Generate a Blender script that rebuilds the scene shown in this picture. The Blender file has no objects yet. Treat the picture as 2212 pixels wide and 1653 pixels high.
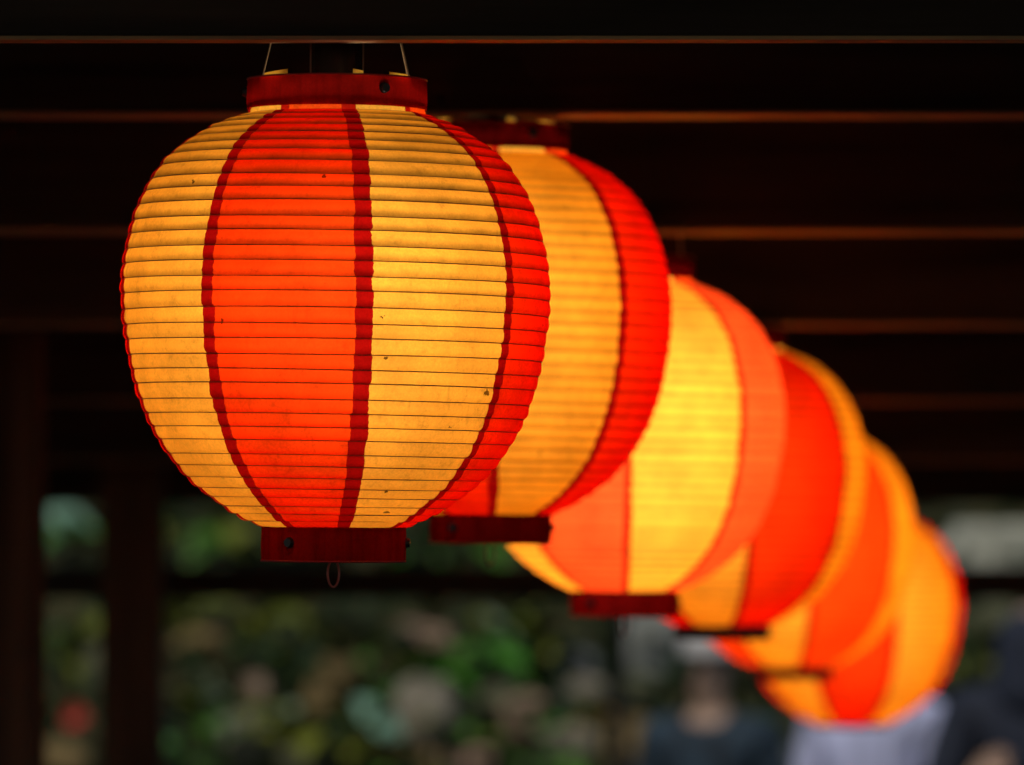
import bpy, bmesh, math, random
import numpy as np
from mathutils import Vector, Matrix

C = bpy.context.scene
COL = C.collection
R = math.radians
random.seed(7)
rng = np.random.default_rng(7)

# ------------------------------------------------------------------ camera, world, sun, exposure
F = 200.0 / 36.0 * 2212.0            # focal length in units of a 2212-pixel-wide picture
EYE = 2.03
PITCH = math.atan((1060.0 - 826.5) / F)
cam_data = bpy.data.cameras.new('camera')
cam = bpy.data.objects.new('camera', cam_data)
COL.objects.link(cam)
cam.location = (0, 0, EYE)
cam.rotation_euler = (math.pi / 2 + PITCH, 0, 0)
cam_data.lens = 200
cam_data.sensor_width = 36
cam_data.clip_start = 0.1
cam_data.clip_end = 600
cam_data.dof.use_dof = True
cam_data.dof.focus_distance = 5.17
cam_data.dof.aperture_fstop = 5.0
C.camera = cam

SUN_ELEV, SUN_AZ = R(52), R(205)
world = bpy.data.worlds.new('World')
C.world = world
world.use_nodes = True
nt = world.node_tree
sky = nt.nodes.new('ShaderNodeTexSky')
sky.sky_type = 'NISHITA'
sky.sun_disc = False
sky.sun_elevation = SUN_ELEV
sky.sun_rotation = SUN_AZ
bg = nt.nodes['Background']
nt.links.new(sky.outputs[0], bg.inputs[0])
bg.inputs[1].default_value = 0.085
sun_data = bpy.data.lights.new('sun', 'SUN')
sun_data.energy = 1.5
sun_data.angle = R(14)
sun_data.color = (1.0, 0.95, 0.87)
sun = bpy.data.objects.new('sun', sun_data)
COL.objects.link(sun)
# the sun stands behind the photographer's left shoulder, veiled by cloud
sd = Vector((math.sin(SUN_AZ) * math.cos(SUN_ELEV), math.cos(SUN_AZ) * math.cos(SUN_ELEV), math.sin(SUN_ELEV)))
sun.rotation_euler = (-sd).to_track_quat('-Z', 'Y').to_euler()

C.view_settings.view_transform = 'Standard'
C.view_settings.look = 'None'
C.view_settings.gamma = 1
C.view_settings.use_curve_mapping = False
C.view_settings.exposure = 0.05
C.render.engine = 'CYCLES'
C.cycles.use_denoising = True
C.cycles.max_bounces = 8
C.cycles.diffuse_bounces = 5
C.cycles.transmission_bounces = 6
C.cycles.sample_clamp_indirect = 20

BULB = 66.0                          # radiance of a bulb's glowing globe


def at(px, py, y):
    """World point at distance y north of the camera seen at pixel (px, py) of the 2212-wide photograph."""
    u, v = (px - 1106.0) / F, (826.5 - py) / F
    d = Vector((u, math.cos(PITCH) - v * math.sin(PITCH), math.sin(PITCH) + v * math.cos(PITCH)))
    t = y / d.y
    return Vector((d.x * t, y, EYE + d.z * t))


# ------------------------------------------------------------------ helpers
def tag(o, label=None, cat=None, group=None, kind=None):
    if label: o['label'] = label
    if cat: o['category'] = cat
    if group: o['group'] = group
    if kind: o['kind'] = kind
    return o


def empty(name, loc=(0, 0, 0), rot=(0, 0, 0)):
    o = bpy.data.objects.new(name, None)
    o.empty_display_size = 0.1
    COL.objects.link(o)
    o.location = loc
    o.rotation_euler = rot
    return o


def mesh(name, verts, faces, mat, parent=None, smooth=True, uvs=None, sharp=None):
    me = bpy.data.meshes.new(name)
    me.from_pydata([tuple(v) for v in verts], [], faces)
    if smooth:
        me.shade_smooth()
    if uvs is not None:
        uv = me.uv_layers.new(name='uv')
        idx = np.empty(len(me.loops), dtype=np.int32)
        me.loops.foreach_get('vertex_index', idx)
        uv.data.foreach_set('uv', np.asarray(uvs, dtype=np.float32)[idx].ravel())
    if sharp is not None:
        att = me.attributes.new('sharp_edge', 'BOOLEAN', 'EDGE')
        ev = np.empty(len(me.edges) * 2, dtype=np.int32)
        me.edges.foreach_get('vertices', ev)
        ev = ev.reshape(-1, 2)
        s = np.asarray(sharp, dtype=bool)
        att.data.foreach_set('value', s[ev[:, 0]] & s[ev[:, 1]])
    me.materials.append(mat)
    o = bpy.data.objects.new(name, me)
    COL.objects.link(o)
    if parent is not None:
        o.parent = parent
    return o


def from_bm(name, bm, mat, parent=None, smooth=False):
    me = bpy.data.meshes.new(name)
    bmesh.ops.recalc_face_normals(bm, faces=bm.faces)
    bm.to_mesh(me)
    bm.free()
    if smooth:
        me.shade_smooth()
    me.materials.append(mat)
    o = bpy.data.objects.new(name, me)
    COL.objects.link(o)
    if parent is not None:
        o.parent = parent
    return o


def box(name, lo, hi, mat, parent=None, bevel=0.0):
    bm = bmesh.new()
    bmesh.ops.create_cube(bm, size=1)
    for v in bm.verts:
        for i in range(3):
            v.co[i] = lo[i] if v.co[i] < 0 else hi[i]
    if bevel:
        bmesh.ops.bevel(bm, geom=list(bm.edges), offset=bevel, segments=2, affect='EDGES', profile=0.6)
    return from_bm(name, bm, mat, parent)


def revolve(name, prof, mat, parent=None, n=64, smooth=True, closed=False):
    """Surface of revolution from (r, z) points."""
    v, f = [], []
    m = len(prof)
    for i in range(n):
        a = 2 * math.pi * i / n
        for r, z in prof:
            v.append((r * math.sin(a), -r * math.cos(a), z))
    for i in range(n):
        j = (i + 1) % n
        for k in range(m if closed else m - 1):
            k2 = (k + 1) % m
            f.append((i * m + k, j * m + k, j * m + k2, i * m + k2))
    return mesh(name, v, f, mat, parent, smooth)


def ring(name, r, z, tube, mat, parent=None, n=96, m=6, wob=0.0, skew=0.0):
    ph = random.random() * 6.28
    v, f = [], []
    for i in range(n):
        a = 2 * math.pi * i / n
        dz = wob * math.sin(a * 2 + ph)
        for k in range(m):
            b = 2 * math.pi * k / m
            rr = r + tube * math.cos(b)
            v.append((rr * math.sin(a), -rr * math.cos(a), z + dz + skew * rr * math.sin(a) + tube * math.sin(b)))
    for i in range(n):
        j = (i + 1) % n
        for k in range(m):
            k2 = (k + 1) % m
            f.append((i * m + k, j * m + k, j * m + k2, i * m + k2))
    return mesh(name, v, f, mat, parent)


def tube(name, pts, rad, mat, parent=None, m=8):
    pts = [Vector(p) for p in pts]
    v, f = [], []
    n = len(pts)
    rads = rad if isinstance(rad, (list, tuple)) else [rad] * n
    for i, p in enumerate(pts):
        t = (pts[min(i + 1, n - 1)] - pts[max(i - 1, 0)]).normalized()
        a = t.cross(Vector((0.31, 0.87, 0.2))).normalized()
        b = t.cross(a)
        for k in range(m):
            q = 2 * math.pi * k / m
            v.append(p + (a * math.cos(q) + b * math.sin(q)) * rads[i])
    for i in range(n - 1):
        for k in range(m):
            k2 = (k + 1) % m
            f.append((i * m + k, i * m + k2, (i + 1) * m + k2, (i + 1) * m + k))
    f.append(tuple(range(m)))
    f.append(tuple((n - 1) * m + k for k in reversed(range(m))))
    return mesh(name, v, f, mat, parent)


# ------------------------------------------------------------------ materials
def new_mat(name):
    m = bpy.data.materials.new(name)
    m.use_nodes = True
    m.node_tree.nodes.clear()
    return m, m.node_tree.nodes, m.node_tree.links


def N(nodes, t, **kw):
    n = nodes.new(t)
    for k, v in kw.items():
        setattr(n, k, v)
    return n


def simple(name, col, rough=0.6, var=0.25, scale=6.0, spec=0.4, bump=0.0, col2=None, metallic=0.0, coord='Object', stretch=None):
    m, n, l = new_mat(name)
    out = N(n, 'ShaderNodeOutputMaterial')
    p = N(n, 'ShaderNodeBsdfPrincipled')
    p.inputs['Roughness'].default_value = rough
    p.inputs['Specular IOR Level'].default_value = spec
    p.inputs['Metallic'].default_value = metallic
    tc = N(n, 'ShaderNodeTexCoord')
    src = tc.outputs[coord]
    if stretch:
        mp = N(n, 'ShaderNodeMapping')
        mp.inputs['Scale'].default_value = stretch
        l.new(src, mp.inputs[0])
        src = mp.outputs[0]
    no = N(n, 'ShaderNodeTexNoise')
    no.inputs['Scale'].default_value = scale
    no.inputs['Detail'].default_value = 5
    l.new(src, no.inputs['Vector'])
    ramp = N(n, 'ShaderNodeValToRGB')
    c2 = col2 or tuple(min(1, c * (1 + var)) for c in col)
    c1 = tuple(c * (1 - var) for c in col)
    ramp.color_ramp.elements[0].color = (*c1, 1)
    ramp.color_ramp.elements[1].color = (*c2, 1)
    ramp.color_ramp.elements[0].position = 0.3
    ramp.color_ramp.elements[1].position = 0.7
    l.new(no.outputs[0], ramp.inputs[0])
    l.new(ramp.outputs[0], p.inputs['Base Color'])
    if bump:
        b = N(n, 'ShaderNodeBump')
        b.inputs['Strength'].default_value = bump
        b.inputs['Distance'].default_value = 0.01
        l.new(no.outputs[0], b.inputs['Height'])
        l.new(b.outputs[0], p.inputs['Normal'])
    l.new(p.outputs[0], out.inputs[0])
    return m


def paper(name, col, trans=0.6, top_shade=0.4, fold=0.5, speck=0.8, low=0.25, n2=3.2, streak=0.0):
    """Thin pleated lantern paper: part of the light goes through, part is thrown back; fibres, dirt specks, glue on the folds, shade painted on pleats and shoulders."""
    m, n, l = new_mat(name)
    out = N(n, 'ShaderNodeOutputMaterial')
    tr = N(n, 'ShaderNodeBsdfTranslucent')
    df = N(n, 'ShaderNodeBsdfDiffuse')
    mix = N(n, 'ShaderNodeMixShader')
    mix.inputs[0].default_value = 1 - trans
    tc = N(n, 'ShaderNodeTexCoord')

    def math_(op, a, b=None, clamp=False):
        q = N(n, 'ShaderNodeMath', operation=op, use_clamp=clamp)
        for i, x in enumerate((a, b)):
            if x is None: continue
            if isinstance(x, (int, float)): q.inputs[i].default_value = x
            else: l.new(x, q.inputs[i])
        return q.outputs[0]

    def mrange(x, a, b, c, d, smooth=True):
        q = N(n, 'ShaderNodeMapRange')
        q.interpolation_type = 'SMOOTHSTEP' if smooth else 'LINEAR'
        l.new(x, q.inputs[0])
        for i, w in enumerate((a, b, c, d)):
            q.inputs[i + 1].default_value = w
        return q.outputs[0]

    def noise(scale, detail=4, rough=0.6, stretch=None):
        q = N(n, 'ShaderNodeTexNoise')
        q.inputs['Scale'].default_value = scale
        q.inputs['Detail'].default_value = detail
        q.inputs['Roughness'].default_value = rough
        src = tc.outputs['Object']
        if stretch:
            mp = N(n, 'ShaderNodeMapping')
            mp.inputs['Scale'].default_value = stretch
            l.new(src, mp.inputs[0])
            src = mp.outputs[0]
        l.new(src, q.inputs['Vector'])
        return q.outputs[0]

    blot = mrange(noise(13, 4, 0.65), 0.3, 0.7, 0.80, 1.08)
    fibre = mrange(noise(420, 2, 0.7), 0.25, 0.75, 0.88, 1.07)
    grime = mrange(noise(75, 4, 0.75), 0.52, 0.75, 1.0, 0.74)
    vo = N(n, 'ShaderNodeTexVoronoi')
    vo.inputs['Scale'].default_value = 34
    wn = N(n, 'ShaderNodeTexNoise')
    wn.inputs['Scale'].default_value = 260
    wn.inputs['Detail'].default_value = 2
    l.new(tc.outputs['Object'], wn.inputs['Vector'])
    wv = N(n, 'ShaderNodeVectorMath', operation='SCALE')
    wv.inputs['Scale'].default_value = 0.0075
    l.new(wn.outputs['Color'], wv.inputs[0])
    wa = N(n, 'ShaderNodeVectorMath', operation='ADD')
    l.new(tc.outputs['Object'], wa.inputs[0])
    l.new(wv.outputs[0], wa.inputs[1])
    l.new(wa.outputs[0], vo.inputs['Vector'])
    sep = N(n, 'ShaderNodeSeparateColor')
    l.new(vo.outputs['Color'], sep.inputs[0])
    size = mrange(sep.outputs[0], 0.50, 1.0, 0.0, 0.10, False)
    spk = math_('LESS_THAN', vo.outputs['Distance'], size)
    speckf = math_('SUBTRACT', 1.0, math_('MULTIPLY', spk, speck))
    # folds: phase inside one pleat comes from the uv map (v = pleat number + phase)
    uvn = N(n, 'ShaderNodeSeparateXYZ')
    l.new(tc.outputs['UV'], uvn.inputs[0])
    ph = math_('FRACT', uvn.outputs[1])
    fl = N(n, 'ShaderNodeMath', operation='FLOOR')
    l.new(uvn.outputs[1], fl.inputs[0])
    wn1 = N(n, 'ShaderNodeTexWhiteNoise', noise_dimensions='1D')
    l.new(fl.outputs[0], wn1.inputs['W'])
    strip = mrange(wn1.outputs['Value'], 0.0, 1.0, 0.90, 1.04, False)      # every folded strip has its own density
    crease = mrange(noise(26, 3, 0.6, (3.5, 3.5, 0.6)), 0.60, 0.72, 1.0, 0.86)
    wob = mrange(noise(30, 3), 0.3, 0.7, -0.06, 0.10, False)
    lowedge = mrange(math_('ADD', ph, wob), 0.45, 1.0, 0.0, 1.0)     # pleat shade painted in, along with glue, towards the lower fold,
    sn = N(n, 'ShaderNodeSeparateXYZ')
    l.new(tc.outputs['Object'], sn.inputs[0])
    lowedge = math_('MULTIPLY', lowedge, mrange(sn.outputs[2], -0.08, 0.07, low, 1.0))   # strongest on the upper half
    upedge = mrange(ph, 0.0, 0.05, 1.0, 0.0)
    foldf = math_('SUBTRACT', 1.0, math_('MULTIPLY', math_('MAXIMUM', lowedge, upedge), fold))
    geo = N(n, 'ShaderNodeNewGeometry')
    top_shadef = mrange(sn.outputs[2], 0.02, 0.15, 1.0, 1.0 - top_shade)       # shade of the dimmer shoulders painted into the colour
    # light leaving the sheet at a slant has crossed more dyed fibre (Beer's law)
    dot = N(n, 'ShaderNodeVectorMath', operation='DOT_PRODUCT')
    l.new(geo.outputs['Normal'], dot.inputs[0])
    l.new(geo.outputs['Incoming'], dot.inputs[1])
    c2 = math_('MULTIPLY', dot.outputs['Value'], dot.outputs['Value'])
    inner = math_('SUBTRACT', 1.0, math_('DIVIDE', math_('SUBTRACT', 1.0, c2, True), n2))
    path = math_('DIVIDE', 1.0, math_('SQRT', inner))
    comb = N(n, 'ShaderNodeCombineXYZ')
    for i in range(3):
        l.new(math_('POWER', col[i], path), comb.inputs[i])
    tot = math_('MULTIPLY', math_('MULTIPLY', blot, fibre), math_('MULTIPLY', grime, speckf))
    tot = math_('MULTIPLY', tot, math_('MULTIPLY', foldf, top_shadef))
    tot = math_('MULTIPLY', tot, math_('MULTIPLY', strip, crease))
    if streak:                                  # rubbed vertical streaks in the card
        tot = math_('MULTIPLY', tot, mrange(noise(55, 3, 0.6, (1.5, 1.5, 0.05)), 0.35, 0.65, 1.0 - streak, 1.15))
    sc = N(n, 'ShaderNodeVectorMath', operation='SCALE')
    l.new(comb.outputs[0], sc.inputs[0])
    l.new(tot, sc.inputs['Scale'])
    l.new(sc.outputs[0], tr.inputs[0])
    l.new(sc.outputs[0], df.inputs[0])
    l.new(tr.outputs[0], mix.inputs[1])
    l.new(df.outputs[0], mix.inputs[2])
    l.new(mix.outputs[0], out.inputs[0])
    return m


def emitter(name, col, strength):
    m, n, l = new_mat(name)
    out = N(n, 'ShaderNodeOutputMaterial')
    e = N(n, 'ShaderNodeEmission')
    e.inputs[0].default_value = (*col, 1)
    e.inputs[1].default_value = strength
    l.new(e.outputs[0], out.inputs[0])
    return m


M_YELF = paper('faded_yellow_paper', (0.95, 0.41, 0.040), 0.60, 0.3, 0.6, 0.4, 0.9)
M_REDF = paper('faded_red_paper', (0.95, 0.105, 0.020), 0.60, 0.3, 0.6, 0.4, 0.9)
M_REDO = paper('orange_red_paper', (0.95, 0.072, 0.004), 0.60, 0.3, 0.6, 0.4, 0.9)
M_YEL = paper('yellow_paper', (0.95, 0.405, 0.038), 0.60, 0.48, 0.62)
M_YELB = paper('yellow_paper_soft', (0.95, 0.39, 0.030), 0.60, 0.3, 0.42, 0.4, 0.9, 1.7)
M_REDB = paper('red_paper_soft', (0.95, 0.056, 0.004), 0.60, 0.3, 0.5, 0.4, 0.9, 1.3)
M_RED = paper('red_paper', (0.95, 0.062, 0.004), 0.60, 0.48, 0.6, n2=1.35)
M_NECKY = paper('thin_yellow_paper', (1.0, 0.50, 0.06), 0.95, 0.0, 0.0, 0.1)
M_NECKR = paper('thin_red_paper', (1.0, 0.10, 0.008), 0.95, 0.0, 0.0, 0.1)
M_SEAM = paper('doubled_red_paper', (0.36, 0.0034, 0.002), 0.60, 0.35, 0.65, 0.4, 0.7)
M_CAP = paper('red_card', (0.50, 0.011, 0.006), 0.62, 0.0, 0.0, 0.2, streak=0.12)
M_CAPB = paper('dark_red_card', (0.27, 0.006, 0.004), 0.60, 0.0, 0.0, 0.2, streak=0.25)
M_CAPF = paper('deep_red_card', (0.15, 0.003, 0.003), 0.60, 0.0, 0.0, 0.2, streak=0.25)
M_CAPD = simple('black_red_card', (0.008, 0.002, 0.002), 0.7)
M_NECKS = paper('collar_seam', (0.55, 0.012, 0.004), 0.95, 0.0, 0.0, 0.1)
M_RIM = simple('cap_rim', (0.30, 0.012, 0.010), 0.4)
M_WIRE = simple('rib_wire', (0.16, 0.06, 0.02), 0.55)
M_STUD = simple('black_stud', (0.012, 0.012, 0.011), 0.45)
M_HANGER = simple('hanger_wire', (0.62, 0.42, 0.20), 0.4)
M_CORD = simple('brown_cord', (0.20, 0.10, 0.05), 0.5)
M_PULL = simple('pull_ring_wire', (0.50, 0.09, 0.06), 0.35)
M_HOLDER = simple('lamp_holder', (0.035, 0.018, 0.010), 0.25, spec=0.5)
M_TIMBER = simple('dark_timber', (0.036, 0.023, 0.015), 0.75, 0.5, 3.0, 0.15, 0.3, stretch=(0.6, 9, 9))
M_PLANK = simple('dark_planks', (0.03, 0.018, 0.012), 0.8, 0.6, 4.0, 0.1, 0.3, stretch=(0.6, 9, 9))
M_POST = simple('post_timber', (0.065, 0.033, 0.018), 0.75, 0.5, 3.0, 0.15, 0.3, stretch=(9, 9, 0.6))
M_BATTEN = simple('bare_batten', (0.27, 0.155, 0.065), 0.6, 0.65, 3.0, 0.3, 0.0, stretch=(0.8, 14, 14))  # colour variation along the length paints in uneven highlights
M_GROUND = simple('trodden_earth', (0.07, 0.06, 0.045), 0.9, 0.5, 1.5, 0.1, 0.4)
M_BANK = simple('mossy_bank', (0.022, 0.025, 0.010), 0.95, 0.7, 2.8, 0.05, 0.6, col2=(0.085, 0.075, 0.03))

LEAF = {
    'green': simple('leaf_green', (0.050, 0.125, 0.012), 0.45, 0.5, 5, 0.18),
    'bright': simple('leaf_bright', (0.065, 0.23, 0.015), 0.4, 0.3, 5, 0.2),
    'olive': simple('leaf_olive', (0.135, 0.145, 0.015), 0.5, 0.35, 5, 0.15),
    'dark': simple('leaf_dark', (0.018, 0.030, 0.007), 0.5, 0.4, 5, 0.12),
    'mint': simple('leaf_sky_sheen', (0.19, 0.34, 0.21), 0.35, 0.2, 5, 0.5),  # sky reflection of a glossy leaf painted into the colour
    'sage': simple('leaf_sage', (0.17, 0.21, 0.11), 0.5, 0.25, 5, 0.18),
    'ochre': simple('leaf_ochre', (0.17, 0.10, 0.03), 0.6, 0.3, 5, 0.12),
}
M_STEM = simple('stem', (0.045, 0.05, 0.02), 0.7)
M_PETAL = simple('red_petal', (0.62, 0.07, 0.05), 0.5)
def stone_mat(name, col):
    return simple(name, tuple(c * 0.55 + m * 0.45 for c, m in zip(col, (0.035, 0.04, 0.014))), 0.95, 0.5, 10, 0.1, 0.5, col2=col)


STONE = {
    'taupe': stone_mat('stone_taupe', (0.31, 0.26, 0.18)),
    'pink': stone_mat('stone_pink', (0.40, 0.26, 0.17)),
    'grey': stone_mat('stone_grey', (0.33, 0.325, 0.27)),
    'blue': stone_mat('stone_blue', (0.13, 0.135, 0.13)),
    'ochre': stone_mat('stone_ochre', (0.30, 0.20, 0.08)),
    'pale': stone_mat('stone_pale', (0.50, 0.48, 0.36)),
    'moss': stone_mat('stone_moss', (0.14, 0.135, 0.07)),
}

# ------------------------------------------------------------------ the setting: ground, bank
mesh('ground', [(-300, -300, 0), (300, -300, 0), (300, 300, 0), (-300, 300, 0)], [(0, 1, 2, 3)], M_GROUND, smooth=False)['kind'] = 'structure'

BANK = [(18.3, -0.1), (18.55, 0.55), (18.8, 0.95), (19.0, 1.113), (22.0, 2.0205), (24.0, 2.65), (27, 3.4), (34, 4.6), (60, 5.0)]


def bank_z(y):
    ys, zs = zip(*BANK)
    return float(np.interp(y, ys, zs))


def on_bank(py):
    """Distance at which the line of sight through row py meets the planted slope."""
    k = 0.3025
    return (EYE - 1.113 + k * 19.0) / (k + (py - 1060.0) / F)


def build_bank():
    xs = np.linspace(-16, 16, 97)
    ys = np.concatenate([np.linspace(18.3, 23, 48), np.linspace(23.4, 60, 24)])
    v, f = [], []
    ph = rng.random((6, 3)) * 6.28
    for y in ys:
        for x in xs:
            dz = sum(math.sin(x * (1.1 + 1.3 * k) + ph[k, 0]) * math.sin(y * (1.3 + 1.1 * k) + ph[k, 1]) / (2 + 2.2 * k) for k in range(5))
            amp = 0.05 if y > 18.4 else 0.0
            v.append((x, y, bank_z(y) + dz * amp))
    nx = len(xs)
    for j in range(len(ys) - 1):
        for i in range(nx - 1):
            f.append((j * nx + i, j * nx + i + 1, (j + 1) * nx + i + 1, (j + 1) * nx + i))
    o = mesh('hillside', v, f, M_BANK)
    o['kind'] = 'structure'


build_bank()


def leaf_geo(length, width, bend, base, yaw, pitch, roll):
    """Pointed leaf: two rows of quads folded along the midrib, drooping along its length."""
    M = Matrix.Translation(base) @ Matrix.Rotation(yaw, 4, 'Z') @ Matrix.Rotation(-pitch, 4, 'Y') @ Matrix.Rotation(roll, 4, 'X')
    v, f = [], []
    prof = [(0.0, 0.08), (0.22, 0.75), (0.5, 1.0), (0.78, 0.62), (1.0, 0.02)]
    for t, w in prof:
        x = length * t
        z = -bend * length * t * t
        hw = width * 0.5 * w
        for s in (-1, 0, 1):
            v.append(M @ Vector((x, s * hw, z + abs(s) * hw * 0.25)))
    for i in range(len(prof) - 1):
        for s in range(2):
            f.append((i * 3 + s, i * 3 + s + 1, (i + 1) * 3 + s + 1, (i + 1) * 3 + s))
    return v, f


def build_undergrowth():
    v, f = [], []
    for k in range(9000):
        y = 18.5 + 7.0 * random.random() ** 1.3
        x = random.gauss(0, 2.2) if k % 2 else random.uniform(-7, 7)
        b = Vector((x, y, bank_z(y) + random.random() ** 2 * 0.14))
        lv, lf = leaf_geo(random.uniform(0.06, 0.15), random.uniform(0.03, 0.07), random.uniform(0.1, 0.5), b,
                          random.uniform(0, 6.28), random.uniform(-0.2, 1.2), random.uniform(-0.6, 0.6))
        o = len(v)
        v += lv
        f += [tuple(i + o for i in q) for q in lf]
    tag(mesh('undergrowth', v, f, LEAF['dark']), 'dark low undergrowth covering the garden bank', 'undergrowth', kind='stuff')


build_undergrowth()

# ------------------------------------------------------------------ the pavilion: posts, sloping roof of beams and planks, rail
pav = empty('pavilion', (0, 11.5, 0))
tag(pav, 'dark timber pavilion whose sloping beamed roof carries the row of lanterns', 'pavilion')
INV = Matrix.Translation((0, -11.5, 0))


def pbox(name, lo, hi, mat, bevel=0.0, parent=None):
    o = box(name, lo, hi, mat, parent or pav, bevel)
    if parent is None:
        o.matrix_parent_inverse = INV
    return o


# beams: (distance, pixel height of the lower edge, timber thickness)
BEAMS = [(5.22, 86, 0.045), (6.33, 247, 0.10), (7.15, 500, 0.12), (8.0, 703, 0.14), (9.3, 868, 0.14), (10.42, 998, 0.12)]
for k, (y, py, th) in enumerate(BEAMS):
    z = at(1106, py, y).z
    b = pbox('roof_beam', (-4.2, y, z + 0.004), (4.2, y + th, z + 0.17), M_TIMBER, 0.003)
    s = pbox('batten', (-4.19, y - 0.002, z), (4.19, y + th - 0.004, z + 0.0035), M_BATTEN, 0.0, b)
EAVE_Y = 12.0
ez = at(1106, 1088, EAVE_Y).z
pbox('eave_beam', (-4.4, EAVE_Y - 0.07, ez), (4.4, EAVE_Y + 0.07, ez + 0.15), M_TIMBER, 0.004)
# roof deck: planks run down the slope on top of the beams
z0 = at(1106, BEAMS[1][1], 6.33).z + 0.172
z1 = at(1106, BEAMS[5][1], 10.42).z + 0.172
slope = (z1 - z0) / (10.42 - 6.33)


def deck_z(y):
    return z0 + slope * (y - 6.33) + 0.012


plank_me = None
yy = -4.5
while yy < 12.2:
    w = 0.148
    if plank_me is None:
        bm = bmesh.new()
        bmesh.ops.create_cube(bm, size=1)
        for vv in bm.verts:
            y_ = 0 if vv.co.y < 0 else w
            vv.co = Vector((vv.co.x * 8.8, y_, slope * y_ + (0.028 if vv.co.z > 0 else 0)))
        o = from_bm('roof_plank', bm, M_PLANK, pav)
        plank_me = o.data
    else:
        o = bpy.data.objects.new('roof_plank', plank_me)
        COL.objects.link(o)
        o.parent = pav
    o.matrix_parent_inverse = INV
    o.location = (0, yy, deck_z(yy) + random.uniform(0, 0.003))
    yy += w + 0.003
# roofing sheet over the planks keeps the daylight out
bm = bmesh.new()
bmesh.ops.create_cube(bm, size=1)
for vv in bm.verts:
    yy = -4.55 if vv.co.y < 0 else 12.45
    vv.co = Vector((vv.co.x * 8.95, yy, deck_z(yy) + (0.06 if vv.co.z > 0 else 0.034)))
o = from_bm('roof_covering', bm, M_TIMBER, pav)
o.matrix_parent_inverse = INV


def post(px0, px1, y, top):
    a, b = at(px0, 1300, y).x, at(px1, 1300, y).x
    pbox('post', (a, y - (b - a) / 2, 0), (b, y + (b - a) / 2, top), M_POST, 0.006)


post(-90, 92, 9.05, deck_z(9.05))
post(222, 352, 11.2, deck_z(11.2))
for sx in (2.6, -3.9, 4.1):
    pbox('post', (sx - 0.07, 11.13, 0), (sx + 0.07, 11.27, deck_z(11.2)), M_POST, 0.006)
za, zb = at(1106, 1292, 11.4).z, at(1106, 1228, 11.4).z
pbox('rail', (-4.3, 11.36, za), (4.3, 11.44, zb), M_TIMBER, 0.004)

# ------------------------------------------------------------------ lanterns
LR = 0.2
PROF = [(0.418, 0.800), (0.56, 0.745), (0.69, 0.670), (0.775, 0.60), (0.845, 0.515), (0.895, 0.43), (0.938, 0.33), (0.978, 0.18), (0.998, 0.04),
        (1.0, -0.05), (0.993, -0.16), (0.965, -0.345), (0.927, -0.50), (0.86, -0.665), (0.77, -0.81), (0.667, -0.925), (0.57, -1.0), (0.465, -1.068), (0.335, -1.130)]


def catmull(P, m=24):
    P = np.array(P)
    Q = np.vstack([2 * P[0] - P[1], P, 2 * P[-1] - P[-2]])
    out = []
    for i in range(1, len(Q) - 2):
        for t in np.linspace(0, 1, m, endpoint=False):
            a, b, c, d = Q[i - 1], Q[i], Q[i + 1], Q[i + 2]
            out.append(0.5 * (2 * b + (c - a) * t + (2 * a - 5 * b + 4 * c - d) * t * t + (3 * b - a - 3 * c + d) * t ** 3))
    out.append(P[-1])
    return np.array(out)


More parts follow.
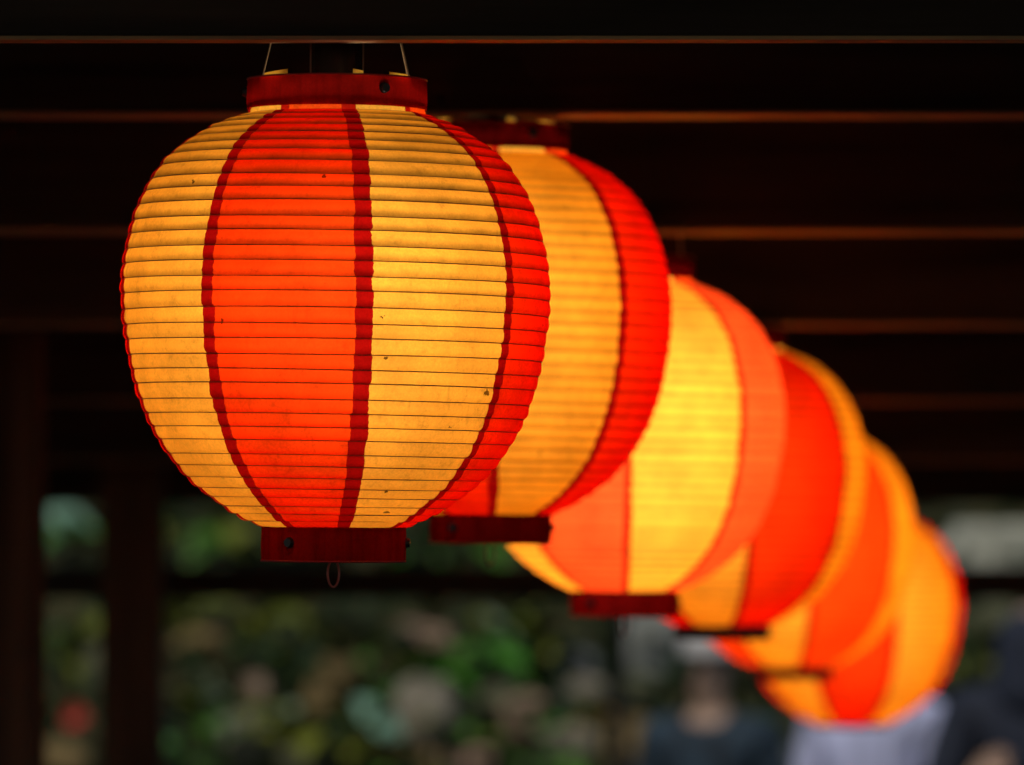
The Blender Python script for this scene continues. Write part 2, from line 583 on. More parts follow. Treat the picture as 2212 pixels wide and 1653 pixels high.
def lantern(px, py, rpx, base_deg, label, power, seam_deg=4.3, stretch=1.0, tilt=0.8, cap=0.158, detail=True, seed=1, swing=0.0, papers=None, seams=None, lean=0.0):
    rnd = random.Random(seed)
    y = LR * F / rpx
    loc = at(px, py, y)
    root = empty('paper_lantern', loc, (R(swing), R(tilt), 0))
    tag(root, label, 'lantern', 'red and yellow paper lanterns hung in a row')
    view = math.atan2(loc.x, loc.y)
    base = R(base_deg) - view
    prof = catmull(PROF) * LR
    prof[:, 1] *= stretch
    seg = np.sqrt((np.diff(prof, axis=0) ** 2).sum(1))
    s = np.concatenate([[0], np.cumsum(seg)])
    npl = round(s[-1] / 0.01432)
    sub = 6 if detail else 4
    # cusps with a little unevenness
    cus = np.linspace(0, s[-1], npl + 1)
    cus[1:-1] += np.array([rnd.uniform(-0.0009, 0.0009) for _ in range(npl - 1)])
    rows = []                                   # (r, z, normal r, normal z, bulge, pleat+phase, is cusp)
    for k in range(npl):
        amp = rnd.uniform(0.0009, 0.0016)
        for j in range(sub):
            t = j / sub
            q = cus[k] + (cus[k + 1] - cus[k]) * t
            rows.append((q, amp * (4 * t ** 1.35 * (1 - t ** 1.35)) ** 0.85 if t > 0 else 0.0, k + t, j == 0, k))
    rows.append((s[-1], 0.0, npl - 1e-3, True, npl - 1))
    Q = np.array([r_[0] for r_ in rows])
    pr, pz = np.interp(Q, s, prof[:, 0]), np.interp(Q, s, prof[:, 1])
    e = 0.002
    tr = np.interp(Q + e, s, prof[:, 0]) - np.interp(Q - e, s, prof[:, 0])
    tz = np.interp(Q + e, s, prof[:, 1]) - np.interp(Q - e, s, prof[:, 1])
    ln = np.hypot(tr, tz)
    nr, nz = -tz / ln, tr / ln
    # jagged cut edges of the seams, one step per pleat
    edge = {}
    rmid = np.interp((cus[:-1] + cus[1:]) / 2, s, prof[:, 0])
    widen = np.minimum(2.0, (LR / rmid) ** 0.8)
    for g in range(8):
        c = base + g * R(45)
        hw = R(seam_deg) / 2
        if seams and g in seams:                  # hand-glued: seams sit unevenly and differ in width
            c, hw = R(seams[g][0]) - view + (2 * math.pi if g > 4 else 0), R(seams[g][1]) / 2
        drift = rnd.uniform(-0.006, 0.006) if not (seams and g in seams) else 0.0
        for side in (-1, 1):
            edge[g, side] = [c + drift + side * (hw * widen[k] + rnd.uniform(-0.0065, 0.0065)) for k in range(npl)]
    wph = [rnd.random() * 6.28 for _ in range(8)]
    jag = [rnd.uniform(-0.0030, 0.0030) for _ in range(npl * sub + 1)]

    def ang(g, side, i):
        k = rows[i][4]
        a = edge[g % 8, side][k] + (2 * math.pi if g >= 8 else 0)
        return a + jag[i] * (1 if side > 0 else -0.7)

    nrow = len(rows) - 1

    def sag(i, x):                              # the ribs hang a little askew between the two caps
        return -0.011 * x * (1 - (2 * i / nrow - 1) ** 4)

    def sheet(name, left, right, ncol, mat, lift=0.0):
        v, f, uv, sh = [], [], [], []
        for i in range(len(rows)):
            a0, a1 = left(i), right(i)
            for c in range(ncol + 1):
                a = a0 + (a1 - a0) * c / ncol
                b = rows[i][1]
                if b > 0:
                    k = rows[i][4]
                    b *= 1 + 0.28 * math.sin(a * 5 + k * 1.7 + wph[0]) + 0.16 * math.sin(a * 13 + k * 2.9 + wph[1])
                b += lift
                r_, z_ = pr[i] + nr[i] * b, pz[i] + nz[i] * b
                v.append((r_ * math.sin(a), -r_ * math.cos(a), z_ + sag(i, r_ * math.sin(a))))
                uv.append((a / 6.2832, rows[i][2]))
                sh.append(rows[i][3])
        w = ncol + 1
        for i in range(len(rows) - 1):
            for c in range(ncol):
                f.append((i * w + c, (i + 1) * w + c, (i + 1) * w + c + 1, i * w + c + 1))
        return mesh(name, v, f, mat, root, True, uv, sh)

    ncol = 14 if detail else 10
    zt, rt = prof[0, 1], prof[0, 0]
    for g in range(8):
        yellow = g % 2 == 0
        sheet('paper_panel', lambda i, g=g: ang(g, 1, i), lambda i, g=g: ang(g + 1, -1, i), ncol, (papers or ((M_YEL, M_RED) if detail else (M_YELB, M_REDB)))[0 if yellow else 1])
        sheet('seam_strip', lambda i, g=g: ang(g, -1, i) - 0.0012, lambda i, g=g: ang(g, 1, i) + 0.0012, 2, M_SEAM, 0.00025)
        # the thin unpleated collar of paper that tucks into the cap
        a0, a1 = edge[g, 1][0], (edge[(g + 1) % 8, -1][0] + (2 * math.pi if g == 7 else 0))
        v, f = [], []
        for c in range(ncol + 1):
            a = a0 + (a1 - a0) * c / ncol
            for r_, z_ in ((rt - 0.0004, zt + 0.0002), (rt - 0.0012, zt + 0.0052)):
                v.append((r_ * math.sin(a), -r_ * math.cos(a), z_))
        for c in range(ncol):
            f.append((c * 2, c * 2 + 2, c * 2 + 3, c * 2 + 1))
        mesh('paper_collar', v, f, M_NECKY if yellow else M_NECKR, root)
        a0, a1 = edge[g, -1][0] - 0.001, edge[g, 1][0] + 0.001
        v = []
        for c in range(4):
            a = a0 + (a1 - a0) * c / 3
            for r_, z_ in ((rt - 0.0002, zt + 0.0002), (rt - 0.0010, zt + 0.0052)):
                v.append((r_ * math.sin(a), -r_ * math.cos(a), z_))
        mesh('collar_seam', v, [(c * 2, c * 2 + 2, c * 2 + 3, c * 2 + 1) for c in range(3)], M_NECKS, root)
    for k in range(1, npl):
        i = k * sub
        ring('wire_rib', pr[i] + 0.00005, pz[i], (0.00052 if detail else 0.00033 if rpx > 340 else 0.00028), M_WIRE, root, 120 if detail else 64, 6 if detail else 5, rnd.uniform(0, 0.0005), sag(i, 1.0))
    # caps
    ct0, ct1 = zt + 0.0042, zt + 0.0042 + 0.141 * LR
    rc = 0.420 * LR
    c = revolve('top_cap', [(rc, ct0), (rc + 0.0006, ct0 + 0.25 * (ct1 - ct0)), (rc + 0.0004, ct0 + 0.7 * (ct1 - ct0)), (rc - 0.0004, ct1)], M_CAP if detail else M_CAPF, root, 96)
    ring('rim', rc, ct1, 0.0009, M_RIM, c)
    zb_, rb = prof[-1, 1], prof[-1, 0]
    cb1 = zb_ - cap * LR
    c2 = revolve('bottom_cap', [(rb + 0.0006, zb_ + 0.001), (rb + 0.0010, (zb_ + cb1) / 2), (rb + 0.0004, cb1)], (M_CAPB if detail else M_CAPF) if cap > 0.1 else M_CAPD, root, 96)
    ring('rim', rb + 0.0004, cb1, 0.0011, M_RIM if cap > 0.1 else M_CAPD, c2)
    revolve('bottom_baffle', [(0.0004, cb1 + 0.004), (rb - 0.004, cb1 + 0.004), (rb - 0.004, cb1 + 0.006), (0.0004, cb1 + 0.006)], M_STUD, root, 48, False)  # added disc that stops bulb light escaping through the bottom
    TABS = ((-0.0585, 0.023, 0.0050), (0.020, 0.010, 0.0045), (0.060, 0.020, 0.0030))
    v, f = [], []
    for q in range(120):
        a = 2 * math.pi * q / 120
        ro = rc * 0.91
        for cx, w, h in (TABS if rpx > 380 else ()):                    # notches through which light reaches the paper tabs
            d = (a - (math.asin(cx / rc) - view) + math.pi) % (2 * math.pi) - math.pi
            if abs(d) < w / rc * 0.42: ro = rc * 0.50
        for r_, z_ in ((0.026, ct0 - 0.004), (ro, ct0 - 0.004), (ro, ct0 - 0.002), (0.026, ct0 - 0.002)):
            v.append((r_ * math.sin(a), -r_ * math.cos(a), z_))
        for c_ in range(4):
            j = (q + 1) % 120
            f.append((q * 4 + c_, j * 4 + c_, j * 4 + (c_ + 1) % 4, q * 4 + (c_ + 1) % 4))
    mesh('top_baffle', v, f, M_STUD, root, False)  # unseen plate added to block the bulb and shape the cap glow

    def stud(par, a, z_, r_, rad):
        a -= view
        bm = bmesh.new()
        bmesh.ops.create_cone(bm, cap_ends=True, segments=16, radius1=rad, radius2=rad * 0.72, depth=0.005)
        bmesh.ops.transform(bm, matrix=Matrix.Translation((r_ * math.sin(a), -r_ * math.cos(a), z_)) @ Matrix.Rotation(a, 4, 'Z') @ Matrix.Rotation(math.pi / 2, 4, 'X'), verts=bm.verts)
        from_bm('stud', bm, M_STUD, par, False)
    for d in (31, 151, 271):
        stud(c, R(d), (ct0 * 0.42 + ct1 * 0.58), rc + 0.002, 0.0055)
    if cap > 0.1:
        for d in (-37, 84, 204):
            stud(c2, R(d), (zb_ * 0.55 + cb1 * 0.45), rb + 0.002, 0.0055)
    # lamp holder with its bulb, and the suspension
    hang = deck_z(loc.y) - loc.z + 0.001
    for by, bpy_, th in BEAMS:                  # hung from the beam overhead where there is one, else from the deck
        if by - 0.03 < loc.y < by + th + 0.03:
            hang = max(ct1 + 0.004, at(1106, bpy_, by).z - loc.z)
    revolve('lamp_holder', [(0.0005, 0.055), (0.0225, 0.058), (0.0235, 0.10), (0.0235, hang - 0.001), (0.0005, hang - 0.001)], M_HOLDER, root, 32)
    bulb_me = emitter('bulb_glow', (1.0, 0.92, 0.78), BULB * power)
    bm = bmesh.new()
    bmesh.ops.create_icosphere(bm, subdivisions=2, radius=0.032)
    bmesh.ops.translate(bm, verts=bm.verts, vec=(0.004, -lean, -0.004))
    from_bm('bulb', bm, bulb_me, root, True)
    for sgn, fat in ((-1, 0.0007), (1, 0.0012)):
        x0_, y0_ = sgn * 0.069, -0.045
        pts = [(x0_ * 0.99, y0_, ct1 - 0.012), (x0_ * 0.98, y0_, ct1), (x0_ * (0.86 if hang - ct1 > 0.05 else 0.97), y0_ * 0.9, ct1 + min(0.037, (hang - ct1) * 0.5)), (x0_ * (0.72 if hang - ct1 > 0.05 else 0.95), y0_ * 0.7, hang - 0.001)]
        tube('hanger_wire', pts, fat, M_HANGER, root)
    if detail:
        for cx in (-0.0245, 0.0242):
            tube('cord', [(cx, -0.004, ct0), (cx * 1.01, -0.006, ct1 + 0.02), (cx, -0.004, hang - 0.001)], 0.0008, M_CORD, root, 6)
    for cx, w, h in (TABS if rpx > 380 else ()):
        v = []
        for t in np.linspace(0, 1, 5):
            xx = cx + (t - 0.5) * w
            a = math.asin(xx / rc) - view
            for r_, z_ in ((rc - 0.002, ct1 - 0.004), (rc - 0.003, ct1 + h * (0.6 + 0.5 * t if cx < 0 else 1.15 - 0.4 * t))):
                v.append((r_ * math.sin(a), -r_ * math.cos(a), z_))
        f = [(2 * q, 2 * q + 2, 2 * q + 3, 2 * q + 1) for q in range(4)]
        mesh('paper_tab', v, f, M_NECKY, root)
    if cap > 0.1:
        v, f = [], []
        n_, m_ = 28, 6
        for q in range(n_):
            a = 2 * math.pi * q / n_
            cen = Vector((0.0050 * math.cos(a), 0.0105 * math.cos(a), -0.0128 * math.sin(a)))
            d = cen.normalized()
            nn = Vector((0.9, -0.43, 0))
            for w in range(m_):
                b = 2 * math.pi * w / m_
                v.append(cen + (d * math.cos(b) + nn * math.sin(b)) * 0.0010 + Vector((0, 0, cb1 - 0.0115)))
        for q in range(n_):
            for w in range(m_):
                f.append((q * m_ + w, ((q + 1) % n_) * m_ + w, ((q + 1) % n_) * m_ + (w + 1) % m_, q * m_ + (w + 1) % m_))
        mesh('pull_ring', v, f, M_PULL, root)
    return root


lantern(725, 617, 462, 7.6, 'nearest and largest lantern, in sharp focus, hanging left of the others', 0.93, 4.3, 1.0, 0.4, seed=3, lean=0.05,
        seams={6: (-79.5, 4.2), 7: (-35.3, 3.5), 0: (7.4, 4.5), 1: (52.3, 2.9)})
lantern(1063, 657, 387, 1.0, 'second lantern from the front, its left half hidden by the sharp one', 1.2, 3.2, 1.04, 0.4, seed=5, detail=False, lean=0.02)
lantern(1351, 887, 344, 1.0, 'brightest lantern, glowing pale yellow in the middle of the row', 2.6, 2.6, 1.0, 0.3, seed=8, detail=False, papers=(M_YELF, M_REDF))
lantern(1562, 1003, 307, -33.0, 'lantern with a wide red panel, right behind the brightest one', 1.3, 2.6, 1.0, 0.3, cap=0.095, seed=11, detail=False)
lantern(1710, 1142, 263, -35.0, 'second to last lantern, mostly hidden, an orange panel showing', 1.7, 2.6, 1.0, 0.2, cap=0.095, seed=14, detail=False, papers=(M_YELB, M_REDO))
lantern(1839, 1296, 235, 24.0, 'farthest and lowest lantern, at the right end of the row', 1.45, 2.6, 1.0, 0.0, cap=0.03, seed=17, detail=False)

# ------------------------------------------------------------------ garden: stones and plants on the bank
ICO = {}


def stone(px, py, y, w, h, mat, label, rot=0.0, seed=0):
    y = on_bank(py + h * 0.38)
    p = at(px, py, y)
    sx, sz = w / F * y / 2, h / F * y / 2
    rs = random.Random(seed + int(px))
    bm = bmesh.new()
    bmesh.ops.create_icosphere(bm, subdivisions=3, radius=1)
    ph = [rs.random() * 6.28 for _ in range(9)]
    for v in bm.verts:
        c = v.co
        d = 0.24 * math.sin(2.3 * c.x + ph[0]) * math.sin(2.1 * c.y + ph[1]) + 0.17 * math.sin(3.1 * c.z + ph[2] + 2 * c.x) \
            + 0.05 * math.sin(6.3 * c.x + ph[3]) * math.sin(5.7 * c.z + ph[4]) + 0.03 * math.sin(11 * c.y + ph[5] + 5 * c.x)
        c *= 1 + d
        for ax in range(3):                     # worn flats
            c[ax] = max(-0.82 - 0.1 * math.sin(ph[6 + ax]), min(0.82 + 0.1 * math.cos(ph[6 + ax]), c[ax]))
    bmesh.ops.transform(bm, matrix=Matrix.Rotation(rot, 4, 'Y') @ Matrix.Diagonal((sx * 1.12, (sx + sz) * 0.62, sz * 1.12, 1)), verts=bm.verts)
    o = from_bm('stone', bm, STONE[mat], None, True)
    o.location = p
    tag(o, label, 'stone', 'weathered stones of the garden bank')
    return o


def plant(px, py, y, w, h, nleaf, size, mat, label, seed=0, name='leafy_plant', droop=0.35):
    """Broad-leaved plant rooted in the bank; its leaves fill a w x h (pixels) patch round (px, py)."""
    rs = random.Random(seed * 13 + int(px))
    y = on_bank(py + h * 0.55) - 0.10
    p = at(px, py, y)
    W, H = w / F * y, h / F * y
    gz = bank_z(y) - 0.04
    root = empty(name, (p.x, y, gz))
    tag(root, label, 'plant', 'broad-leaved plants on the garden bank')
    ht = max(p.z - gz, 0.05)
    stem_n = max(2, nleaf // 6)
    for s in range(stem_n):
        tx = rs.uniform(-0.4, 0.4) * W
        tube('stem', [(0, 0, 0), (tx * 0.4, rs.uniform(-.05, .05), ht * 0.5), (tx, rs.uniform(-.08, .08), ht + rs.uniform(-.2, .3) * H)],
             [0.012, 0.009, 0.005], M_STEM, root, 5)
    for k in range(nleaf):
        b = Vector((rs.gauss(0, 0.24) * W, rs.uniform(-0.12, 0.12), ht + rs.gauss(0, 0.24) * H))
        L = size * rs.uniform(0.7, 1.25)
        lv, lf = leaf_geo(L, L * rs.uniform(0.42, 0.62), rs.uniform(0.2, 0.6) * droop * 2, Vector((0, 0, 0)),
                          rs.uniform(-2.6, -0.5) if rs.random() < 0.75 else rs.uniform(0, 6.28), rs.uniform(-0.5, 0.9), rs.uniform(-0.5, 0.5))
        mk = mat if not isinstance(mat, (list, tuple)) else rs.choice(mat)
        o = mesh('leaf', lv, lf, LEAF[mk], root)
        o.location = b
    return root


# stones
stone(912, 1384, 19.9, 125, 85, 'pink', 'rosy pink stone, topmost of the pale stones left of the dark pole', 0.15)
stone(930, 1548, 19.6, 150, 165, 'taupe', 'large taupe boulder between the mint leaf and the pale heap', 0.1)
stone(1133, 1548, 19.5, 140, 95, 'pink', 'pinkish taupe stone left of the two stones at the pole foot', -0.3)
stone(1259, 1500, 19.7, 110, 80, 'taupe', 'beige grey stone just left of the dark pole', 0.2)
stone(1216, 1606, 19.3, 145, 90, 'taupe', 'broad taupe stone under the beige grey one', -0.1)
stone(1360, 1607, 19.3, 110, 120, 'ochre', 'tan stone right of the foot of the dark pole', 0.1)
stone(1253, 1440, 20.1, 105, 65, 'blue', 'flat bluish grey stone lying on the beige grey one', 0.0)
stone(1412, 1384, 20.3, 165, 170, 'grey', 'rounded light grey boulder right of the dark pole', 0.1)
stone(1376, 1500, 19.8, 95, 80, 'moss', 'greenish stone under the rounded light grey boulder', 0.0)
stone(1072, 1535, 19.7, 90, 110, 'moss', 'upright mossy stone right of the large taupe boulder', 0.2)
stone(1004, 1648, 19.3, 125, 75, 'pink', 'rosy stone at the lower edge below the taupe boulder', 0.1)
stone(534, 1598, 19.4, 95, 140, 'taupe', 'tall taupe stone right of the second post', 0.3)
stone(551, 1512, 19.7, 70, 100, 'pink', 'narrow rosy stone on top of the tall taupe stone', -0.1)
stone(721, 1462, 19.9, 115, 90, 'ochre', 'ochre stone among leaves left of the mint leaf', 0.1)
stone(690, 1512, 19.7, 75, 80, 'ochre', 'small ochre stone under the other ochre stone', 0.3)
stone(424, 1393, 20.0, 140, 65, 'ochre', 'flat brown stone next to the second post', 0.05)
stone(640, 1648, 19.2, 130, 70, 'moss', 'mossy stone at the lower edge right of the tall taupe stone', 0.1)
stone(2165, 1190, 21.6, 260, 135, 'pale', 'long pale stone slab above the rail at the right edge', 0.0)
stone(2120, 1345, 20.6, 170, 100, 'moss', 'grey mossy stone below the rail at the right edge', -0.2)
stone(1930, 1190, 21.8, 150, 80, 'grey', 'grey stone behind the farthest lanterns', 0.0)
stone(205, 1440, 19.9, 55, 120, 'moss', 'slim mossy stone between the two posts', 0.15)
stone(140, 1640, 19.3, 110, 80, 'ochre', 'rusty brown stone between the posts at the lower edge', 0.1)
stone(1700, 1645, 19.3, 110, 70, 'blue', 'bluish stone low down between the capped person and the lavender shirt', 0.1)

# plants
plant(392, 1331, 20.3, 120, 60, 14, 0.14, 'olive', 'olive green plant above the flat brown stone', 1)
plant(590, 1330, 20.5, 190, 45, 16, 0.13, 'olive', 'wide yellowish plant just under the rail', 2)
plant(470, 1150, 21.4, 230, 90, 24, 0.17, ['olive', 'green'], 'grass green plant above the rail beside the second post', 3)
plant(640, 1160, 21.6, 200, 90, 16, 0.16, ['dark', 'green'], 'dark plant above the rail under the sharp lantern', 4)
plant(960, 1180, 21.5, 260, 90, 20, 0.16, ['dark', 'green'], 'dark green plant above the rail below the second lantern', 5)
plant(450, 1545, 19.6, 120, 90, 14, 0.15, ['green', 'olive'], 'green plant beside the second post, under the sage one', 6)
plant(477, 1492, 19.5, 95, 60, 6, 0.13, 'sage', 'small pale sage plant right of the second post', 7)
plant(380, 1625, 19.3, 90, 90, 12, 0.14, ['green', 'dark'], 'low green plant at the foot of the second post', 8)
plant(834, 1425, 19.8, 80, 80, 10, 0.13, ['olive', 'green'], 'olive plant left of the rosy pink stone', 9)
plant(965, 1455, 19.6, 90, 70, 9, 0.15, 'bright', 'bright green plant under the rosy pink stone', 10)
plant(1042, 1403, 19.8, 120, 80, 12, 0.16, ['bright', 'green'], 'fresh green plant right of the rosy pink stone', 11)
plant(760, 1610, 19.3, 180, 90, 20, 0.15, ['dark', 'green', 'olive'], 'mixed green plant below the mint leaf', 12)
plant(650, 1585, 19.4, 110, 80, 10, 0.14, 'olive', 'yellow green plant left of the mixed green one', 13)
plant(1150, 1370, 20.3, 220, 70, 18, 0.13, ['olive', 'dark'], 'dull green plant between the bright plants and the pole', 14)
plant(1160, 1640, 19.2, 160, 60, 14, 0.12, ['green', 'dark'], 'low plant in front of the broad taupe stone', 15)
plant(1229, 1556, 19.2, 45, 30, 4, 0.09, 'bright', 'small bright tuft between the two taupe stones at the pole', 16)
plant(150, 1390, 20.0, 90, 110, 14, 0.15, ['olive', 'green'], 'green plant between the posts under the rail', 17)
plant(175, 1175, 21.4, 110, 70, 12, 0.15, ['green', 'dark'], 'green plant between the posts above the rail', 18)
plant(640, 1430, 20.2, 200, 90, 18, 0.13, 'dark', 'very dark plant left of the ochre stones', 19)
plant(2110, 1420, 19.6, 160, 90, 16, 0.14, ['olive', 'dark'], 'dull olive plant left of the hooded person', 20)
plant(1750, 1190, 21.7, 200, 90, 14, 0.15, ['dark', 'green'], 'dark plant hidden behind the far lanterns', 21)

for px_, py_, y_, w_, h_, n_, sz, mk, lab in (
        (560, 1400, 19.7, 150, 70, 16, 0.10, ['olive', 'dark', 'green'], 'speckled plant above the narrow rosy stone'),
        (610, 1540, 19.2, 120, 90, 14, 0.10, ['sage', 'olive', 'green'], 'greyish plant overhanging the tall taupe stone'),
        (880, 1480, 19.3, 150, 70, 16, 0.10, ['green', 'dark', 'bright'], 'green plant between the rosy pink stone and the taupe boulder'),
        (990, 1580, 19.1, 120, 100, 14, 0.10, ['olive', 'green', 'sage'], 'plant overhanging the right side of the taupe boulder'),
        (1140, 1470, 19.3, 170, 70, 18, 0.10, ['olive', 'green', 'dark'], 'plant above the pinkish taupe stone'),
        (1290, 1560, 19.0, 90, 80, 10, 0.09, ['ochre', 'olive'], 'brownish plant at the foot of the dark pole'),
        (860, 1630, 19.0, 160, 70, 16, 0.10, ['ochre', 'dark', 'green'], 'brown and green plant below the taupe boulder'),
        (700, 1390, 20.0, 170, 60, 14, 0.11, ['dark', 'olive'], 'dark olive plant over the ochre stones'),
        (470, 1630, 19.0, 120, 80, 14, 0.10, ['green', 'olive', 'dark'], 'green plant left of the tall taupe stone'),
        (1400, 1470, 19.5, 110, 60, 10, 0.10, ['dark', 'sage'], 'grey green plant under the rounded boulder'),
        (1090, 1335, 20.4, 260, 40, 18, 0.11, ['olive', 'sage', 'dark'], 'long dull plant hanging under the rail right of the second lantern'),
        (1640, 1560, 18.9, 150, 90, 12, 0.10, ['dark', 'green'], 'dark plant between the capped person and the lavender shirt')):
    plant(px_, py_, y_, w_, h_, n_, sz, mk, lab, 40 + n_)

for px_, py_, w_, h_, n_, mk, lab in (
        (905, 1530, 130, 80, 9, ['green', 'olive'], 'spray of narrow leaves hanging across the taupe boulder'),
        (545, 1560, 90, 120, 9, ['olive', 'sage'], 'spray of narrow leaves over the tall taupe stone'),
        (1190, 1570, 160, 60, 10, ['green', 'bright'], 'spray of narrow leaves over the broad taupe stone'),
        (900, 1400, 110, 40, 6, ['olive', 'dark'], 'thin spray of leaves at the foot of the rosy pink stone'),
        (1010, 1640, 120, 50, 7, ['dark', 'green'], 'spray of leaves over the rosy stone at the lower edge')):
    plant(px_, py_, 19.3, w_, h_, n_, 0.11, mk, lab, 80 + n_)

# single big mint leaves on stalks
def big_leaf(px, py, y, length, width, yaw, pitch, roll, label):
    y = on_bank(py + 70) - 0.12
    p = at(px, py, y)
    gz = bank_z(y) - 0.05
    root = empty('broad_leaf_plant', (p.x, y, gz))
    tag(root, label, 'plant')
    tube('stem', [(0, 0.06, 0), (0.02, 0.05, (p.z - gz) * 0.6), (0, 0.02, p.z - gz)], [0.012, 0.009, 0.006], M_STEM, root, 6)
    lv, lf = leaf_geo(length, width, 0.12, Vector((0, 0, 0)), yaw, pitch, roll)
    o = mesh('leaf', lv, lf, LEAF['mint'], root)
    o.location = (-length * 0.45 * math.cos(yaw) * math.cos(pitch), 0, p.z - gz - math.sin(pitch) * length * 0.45)
    return root


big_leaf(817, 1552, 19.1, 0.235, 0.105, R(-8), R(-40), R(62), 'single broad pale mint leaf slanting down beside the large boulder')
big_leaf(146, 1122, 20.9, 0.20, 0.115, R(5), R(-16), R(60), 'broad pale mint leaf high between the two posts')


def flower(px, py, y, label):
    y = on_bank(py + 60) - 0.30
    p = at(px, py, y)
    gz = bank_z(y) - 0.05
    root = empty('red_flower', (p.x, y, gz))
    tag(root, label, 'flower')
    tube('stem', [(0, 0.03, 0), (0.02, 0.03, (p.z - gz) * 0.5), (0, 0.02, p.z - gz)], [0.008, 0.006, 0.005], M_STEM, root, 6)
    for k in range(9):
        lv, lf = leaf_geo(0.055, 0.045, -0.25, Vector((0, 0, 0)), 0, 0, 0)
        o = mesh('petal', lv, lf, M_PETAL, root)
        a = k * 2.4
        o.location = (0, -0.005 * k, p.z - gz)
        o.rotation_euler = (a, 0, 0)
        o.matrix_local = Matrix.Translation((0, 0, p.z - gz)) @ Matrix.Rotation(a, 4, 'Y') @ Matrix.Rotation(R(90), 4, 'X') @ Matrix.Rotation(-R(18 + 3 * k), 4, 'Y')


flower(163, 1545, 19.0, 'red flower between the two posts near the lower edge')

# slim dark pole in front of the bank
pole_p = at(1338, 1300, 17.4)
pole = empty('garden_pole', (pole_p.x, 17.4, 0))
tag(pole, 'slim dark metal pole standing in front of the stones', 'pole')
M_POLE = simple('pole_metal', (0.012, 0.013, 0.015), 0.5)
tube('shaft', [(0, 0, 0.02), (0, 0, 1.0), (0, 0, 1.72)], 0.024, M_POLE, pole, 12)
revolve('foot', [(0.0005, 0.0), (0.09, 0.0), (0.085, 0.02), (0.03, 0.05), (0.0005, 0.05)], M_POLE, pole, 24)
revolve('finial', [(0.0005, 1.72), (0.034, 1.72), (0.04, 1.745), (0.028, 1.775), (0.0005, 1.785)], M_POLE, pole, 24)

# ------------------------------------------------------------------ people
def skinned(name, joints, bones, mat, parent, sub=2, root_i=0):
    """joints: list of (point, radius or (rx, ry)); bones: index pairs. Grown with a Skin modifier and baked to a mesh."""
    me = bpy.data.meshes.new(name)
    me.from_pydata([tuple(j[0]) for j in joints], bones, [])
    o = bpy.data.objects.new(name, me)
    COL.objects.link(o)
    sk = o.modifiers.new('skin', 'SKIN')
    sk.use_smooth_shade = True
    if not me.skin_vertices:
        raise RuntimeError('no skin layer')
    lay = me.skin_vertices[0].data
    for i, j in enumerate(joints):
        r = j[1]
        lay[i].radius = (r, r) if isinstance(r, (int, float)) else r
        lay[i].use_root = i == root_i
    ss = o.modifiers.new('sub', 'SUBSURF')
    ss.levels = ss.render_levels = sub
    dg = bpy.context.evaluated_depsgraph_get()
    new = bpy.data.meshes.new_from_object(o.evaluated_get(dg))
    o.modifiers.clear()
    o.data = new
    new.name = name
    new.materials.clear()
    new.materials.append(mat)
    new.shade_smooth()
    bpy.data.meshes.remove(me)
    o.parent = parent
    return o


M_SKIN = simple('skin', (0.36, 0.22, 0.14), 0.55, 0.1, 20)
M_HAIR = simple('hair', (0.012, 0.010, 0.009), 0.5)
M_EYE = simple('eye', (0.02, 0.015, 0.012), 0.2)
M_SHOE = simple('shoe', (0.03, 0.03, 0.03), 0.6)


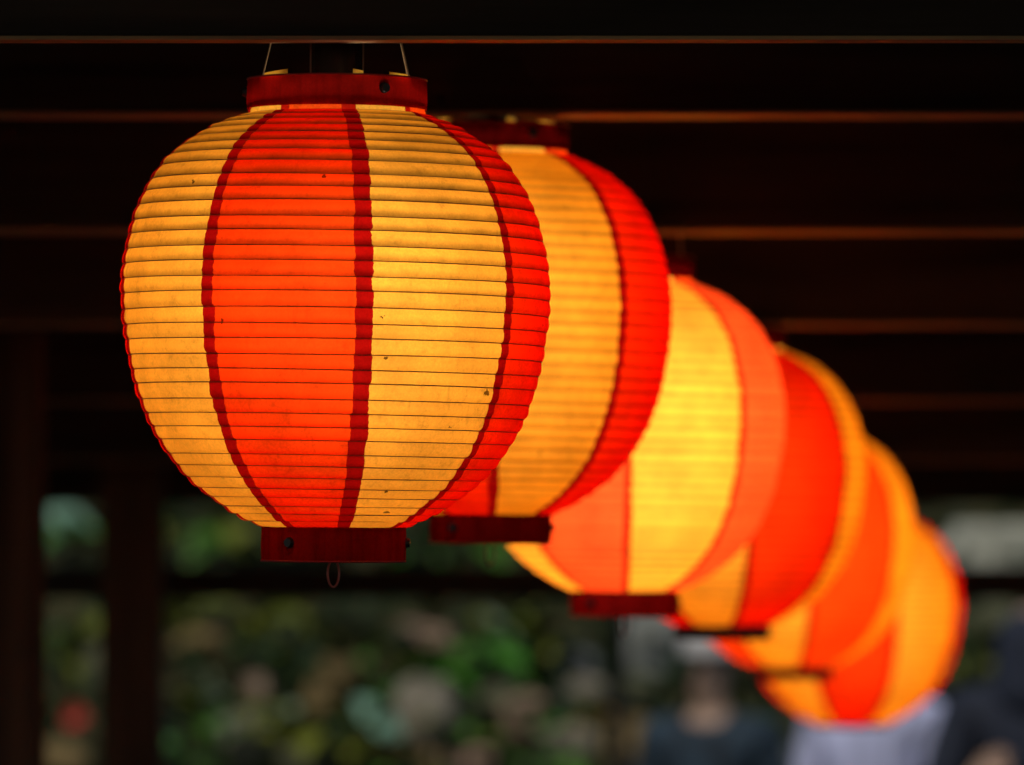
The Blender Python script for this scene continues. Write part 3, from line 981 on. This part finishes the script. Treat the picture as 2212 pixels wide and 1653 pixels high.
def person(x, y, yaw, H, shirt, trousers, label, hat=None, hood=False, raise_r=False, raise_l=False):
    root = empty('person', (x, y, 0), (0, 0, yaw))
    tag(root, label, 'person')
    k = H / 1.70
    V = lambda a, b, c: Vector((a * k, b * k, c * k))
    # facing -Y locally
    J, B = [], []

    def add(p, r, par=None):
        J.append((p, r * k if isinstance(r, (int, float)) else (r[0] * k, r[1] * k)))
        i = len(J) - 1
        if par is not None: B.append((par, i))
        return i
    pel = add(V(0, 0, 0.93), (0.15, 0.11))
    wai = add(V(0, 0, 1.08), (0.135, 0.10), pel)
    che = add(V(0, 0.005, 1.28), (0.155, 0.11), wai)
    upc = add(V(0, 0.01, 1.38), (0.13, 0.085), che)
    nec = add(V(0, 0.005, 1.47), (0.052, 0.055), upc)
    jaw = add(V(0, -0.018, 1.535), (0.058, 0.072), nec)
    hea = add(V(0, -0.008, 1.60), (0.072, 0.088), jaw)
    top = add(V(0, 0.005, 1.665), (0.055, 0.065), hea)
    arms = {}
    for s in (-1, 1):
        sh = add(V(s * 0.175, 0.01, 1.385), 0.055, upc)
        up = (s > 0 and raise_r) or (s < 0 and raise_l)
        if up:
            el, wr, hd = V(s * 0.27, 0.07, 1.13), V(s * 0.17, 0.17, 1.20), V(s * 0.135, 0.20, 1.23)
            fd = V(-s * 0.02, -0.04, 0.055)
        else:
            el, wr, hd = V(s * 0.235, 0.02, 1.11), V(s * 0.25, -0.03, 0.87), V(s * 0.25, -0.045, 0.80)
            fd = V(0, -0.012, -0.06)
        e = add(el, 0.042, sh)
        w = add(wr, 0.027, e)
        h = add(hd, (0.034, 0.026), w)
        arms[s] = (V(s * 0.175, 0.01, 1.385), el, wr)
        for q, (off, ln) in enumerate(((-0.030, .85), (-0.011, 1.0), (0.010, .95), (0.029, .75))):
            b1 = hd + V(0, off, 0) + fd * 0.55 * ln if not up else hd + V(off, 0, 0) + fd * 0.55 * ln
            f1 = add(b1, 0.010, h)
            add(b1 + fd * 0.6 * ln + V(-s * 0.010, -0.006, 0), 0.008, f1)
        t1 = add(hd + (V(0, -0.045, -0.005) if not up else V(-s * 0.045, 0, 0.0)), 0.011, h)
        add(J[t1][0] + fd * 0.45, 0.009, t1)
    legs = {}
    for s in (-1, 1):
        hp = add(V(s * 0.095, 0, 0.86), 0.085, pel)
        kn = add(V(s * 0.10, -0.012, 0.48), 0.056, hp)
        an = add(V(s * 0.105, 0.02, 0.09), 0.038, kn)
        ft = add(V(s * 0.115, -0.11, 0.035), (0.042, 0.032), an)
    body = skinned('body', J, B, M_SKIN, root)
    nose_v, nose_f = [V(0, -0.130, 1.575), V(-0.017, -0.098, 1.572), V(0.017, -0.098, 1.572), V(0, -0.102, 1.625)], [(0, 1, 3), (0, 3, 2), (0, 2, 1)]
    mesh('nose', nose_v, nose_f, M_SKIN, root)
    for s in (-1, 1):
        bm = bmesh.new()
        bmesh.ops.create_uvsphere(bm, u_segments=10, v_segments=8, radius=0.011 * k)
        bmesh.ops.translate(bm, verts=bm.verts, vec=V(s * 0.03, -0.088, 1.608))
        from_bm('eye', bm, M_EYE, root, True)
    # shirt
    SJ = [(V(0, 0, 0.79), (0.205 * k, 0.175 * k)), (V(0, 0, 0.93), (0.190 * k, 0.155 * k)), (V(0, 0, 1.08), (0.152 * k, 0.117 * k)), (V(0, 0.005, 1.28), (0.172 * k, 0.126 * k)), (V(0, 0.01, 1.40), (0.155 * k, 0.115 * k)), (V(0, 0.008, 1.475), (0.074 * k, 0.078 * k))]
    SB = [(0, 1), (1, 2), (2, 3), (3, 4), (4, 5)]
    for s in (-1, 1):
        a, e, w = arms[s]
        n0 = len(SJ)
        SJ += [(a + V(s * 0.01, 0, 0), 0.072 * k), (e, 0.056 * k), (e.lerp(w, 0.98), 0.042 * k)]
        SB += [(4, n0), (n0, n0 + 1), (n0 + 1, n0 + 2)]
    skinned('shirt', SJ, SB, shirt, root)
    TJ = [(V(0, 0, 0.92), (0.160 * k, 0.118 * k)), (V(0, 0, 1.06), (0.140 * k, 0.106 * k))]
    TB = [(0, 1)]
    for s in (-1, 1):
        n0 = len(TJ)
        TJ += [(V(s * 0.096, 0, 0.80), 0.098 * k), (V(s * 0.10, -0.01, 0.48), 0.074 * k), (V(s * 0.105, 0.015, 0.10), 0.058 * k)]
        TB += [(0, n0), (n0, n0 + 1), (n0 + 1, n0 + 2)]
    skinned('trousers', TJ, TB, trousers, root)
    for s in (-1, 1):
        skinned('shoe', [(V(s * 0.105, 0.04, 0.05), 0.046 * k), (V(s * 0.11, -0.05, 0.045), 0.046 * k), (V(s * 0.115, -0.14, 0.04), 0.040 * k)], [(0, 1), (1, 2)], M_SHOE, root)
    if hood:
        skinned('hood', [(V(0, 0.035, 1.36), (0.16 * k, 0.12 * k)), (V(0, 0.03, 1.46), (0.125 * k, 0.115 * k)), (V(0, 0.025, 1.56), (0.112 * k, 0.118 * k)), (V(0, 0.03, 1.655), (0.095 * k, 0.10 * k))], [(0, 1), (1, 2), (2, 3)], shirt, root)
    else:
        skinned('hair', [(V(0, 0.045, 1.54), (0.07 * k, 0.055 * k)), (V(0, 0.03, 1.62), (0.084 * k, 0.078 * k)), (V(0, 0.012, 1.672), (0.072 * k, 0.072 * k))], [(0, 1), (1, 2)], M_HAIR, root)
    if hat is not None:
        prof = [(0.098, 1.650), (0.100, 1.685), (0.088, 1.725), (0.055, 1.75), (0.001, 1.757)]
        c = revolve('cap', [(r * k, z * k) for r, z in prof], hat[0], root, 32)
        v, f = [], []
        for q in range(13):
            a = R(-70 + 140 * q / 12)
            for r, z in ((0.096, 1.655), (0.175, 1.640), (0.096, 1.649)):
                rr = r if r < 0.1 else 0.10 + 0.032 * math.cos(a) ** 0.6
                v.append(V(rr * math.sin(a), -rr * math.cos(a), z))
        for q in range(12):
            for j in range(2):
                f.append((q * 3 + j, q * 3 + 3 + j, q * 3 + 4 + j, q * 3 + 1 + j))
        mesh('brim', v, f, hat[1], c)
    return root


M_LAV = simple('lavender_cloth', (0.46, 0.46, 0.61), 0.8, 0.35, 7, stretch=(2.5, 2.5, 0.7))  # stretched streaks paint the shading of cloth folds
M_NAVY = simple('navy_cloth', (0.012, 0.015, 0.026), 0.8, 0.3, 9)
M_BLUE = simple('blue_cloth', (0.014, 0.027, 0.038), 0.8, 0.7, 9)
M_DARK = simple('dark_trousers', (0.02, 0.02, 0.022), 0.8)
M_WHITE = simple('white_cloth', (0.50, 0.46, 0.41), 0.8, 0.1, 9)
p = at(1535, 1500, 17.4)
person(p.x, 17.4, R(-20), 1.575, M_BLUE, M_DARK, 'person in a white cap with dark brim and a blue top, below the lanterns', hat=(M_WHITE, M_HAIR))
p = at(1895, 1500, 17.0)
person(p.x, 17.0, R(150), 1.66, M_LAV, M_DARK, 'person in a pale lavender shirt, head hidden by the farthest lantern')
p = at(2236, 1500, 15.4)
person(p.x, 15.4, R(178), 1.76, M_NAVY, M_DARK, 'person in a navy hooded jacket at the right edge, hand behind the back', hood=True, raise_r=True)
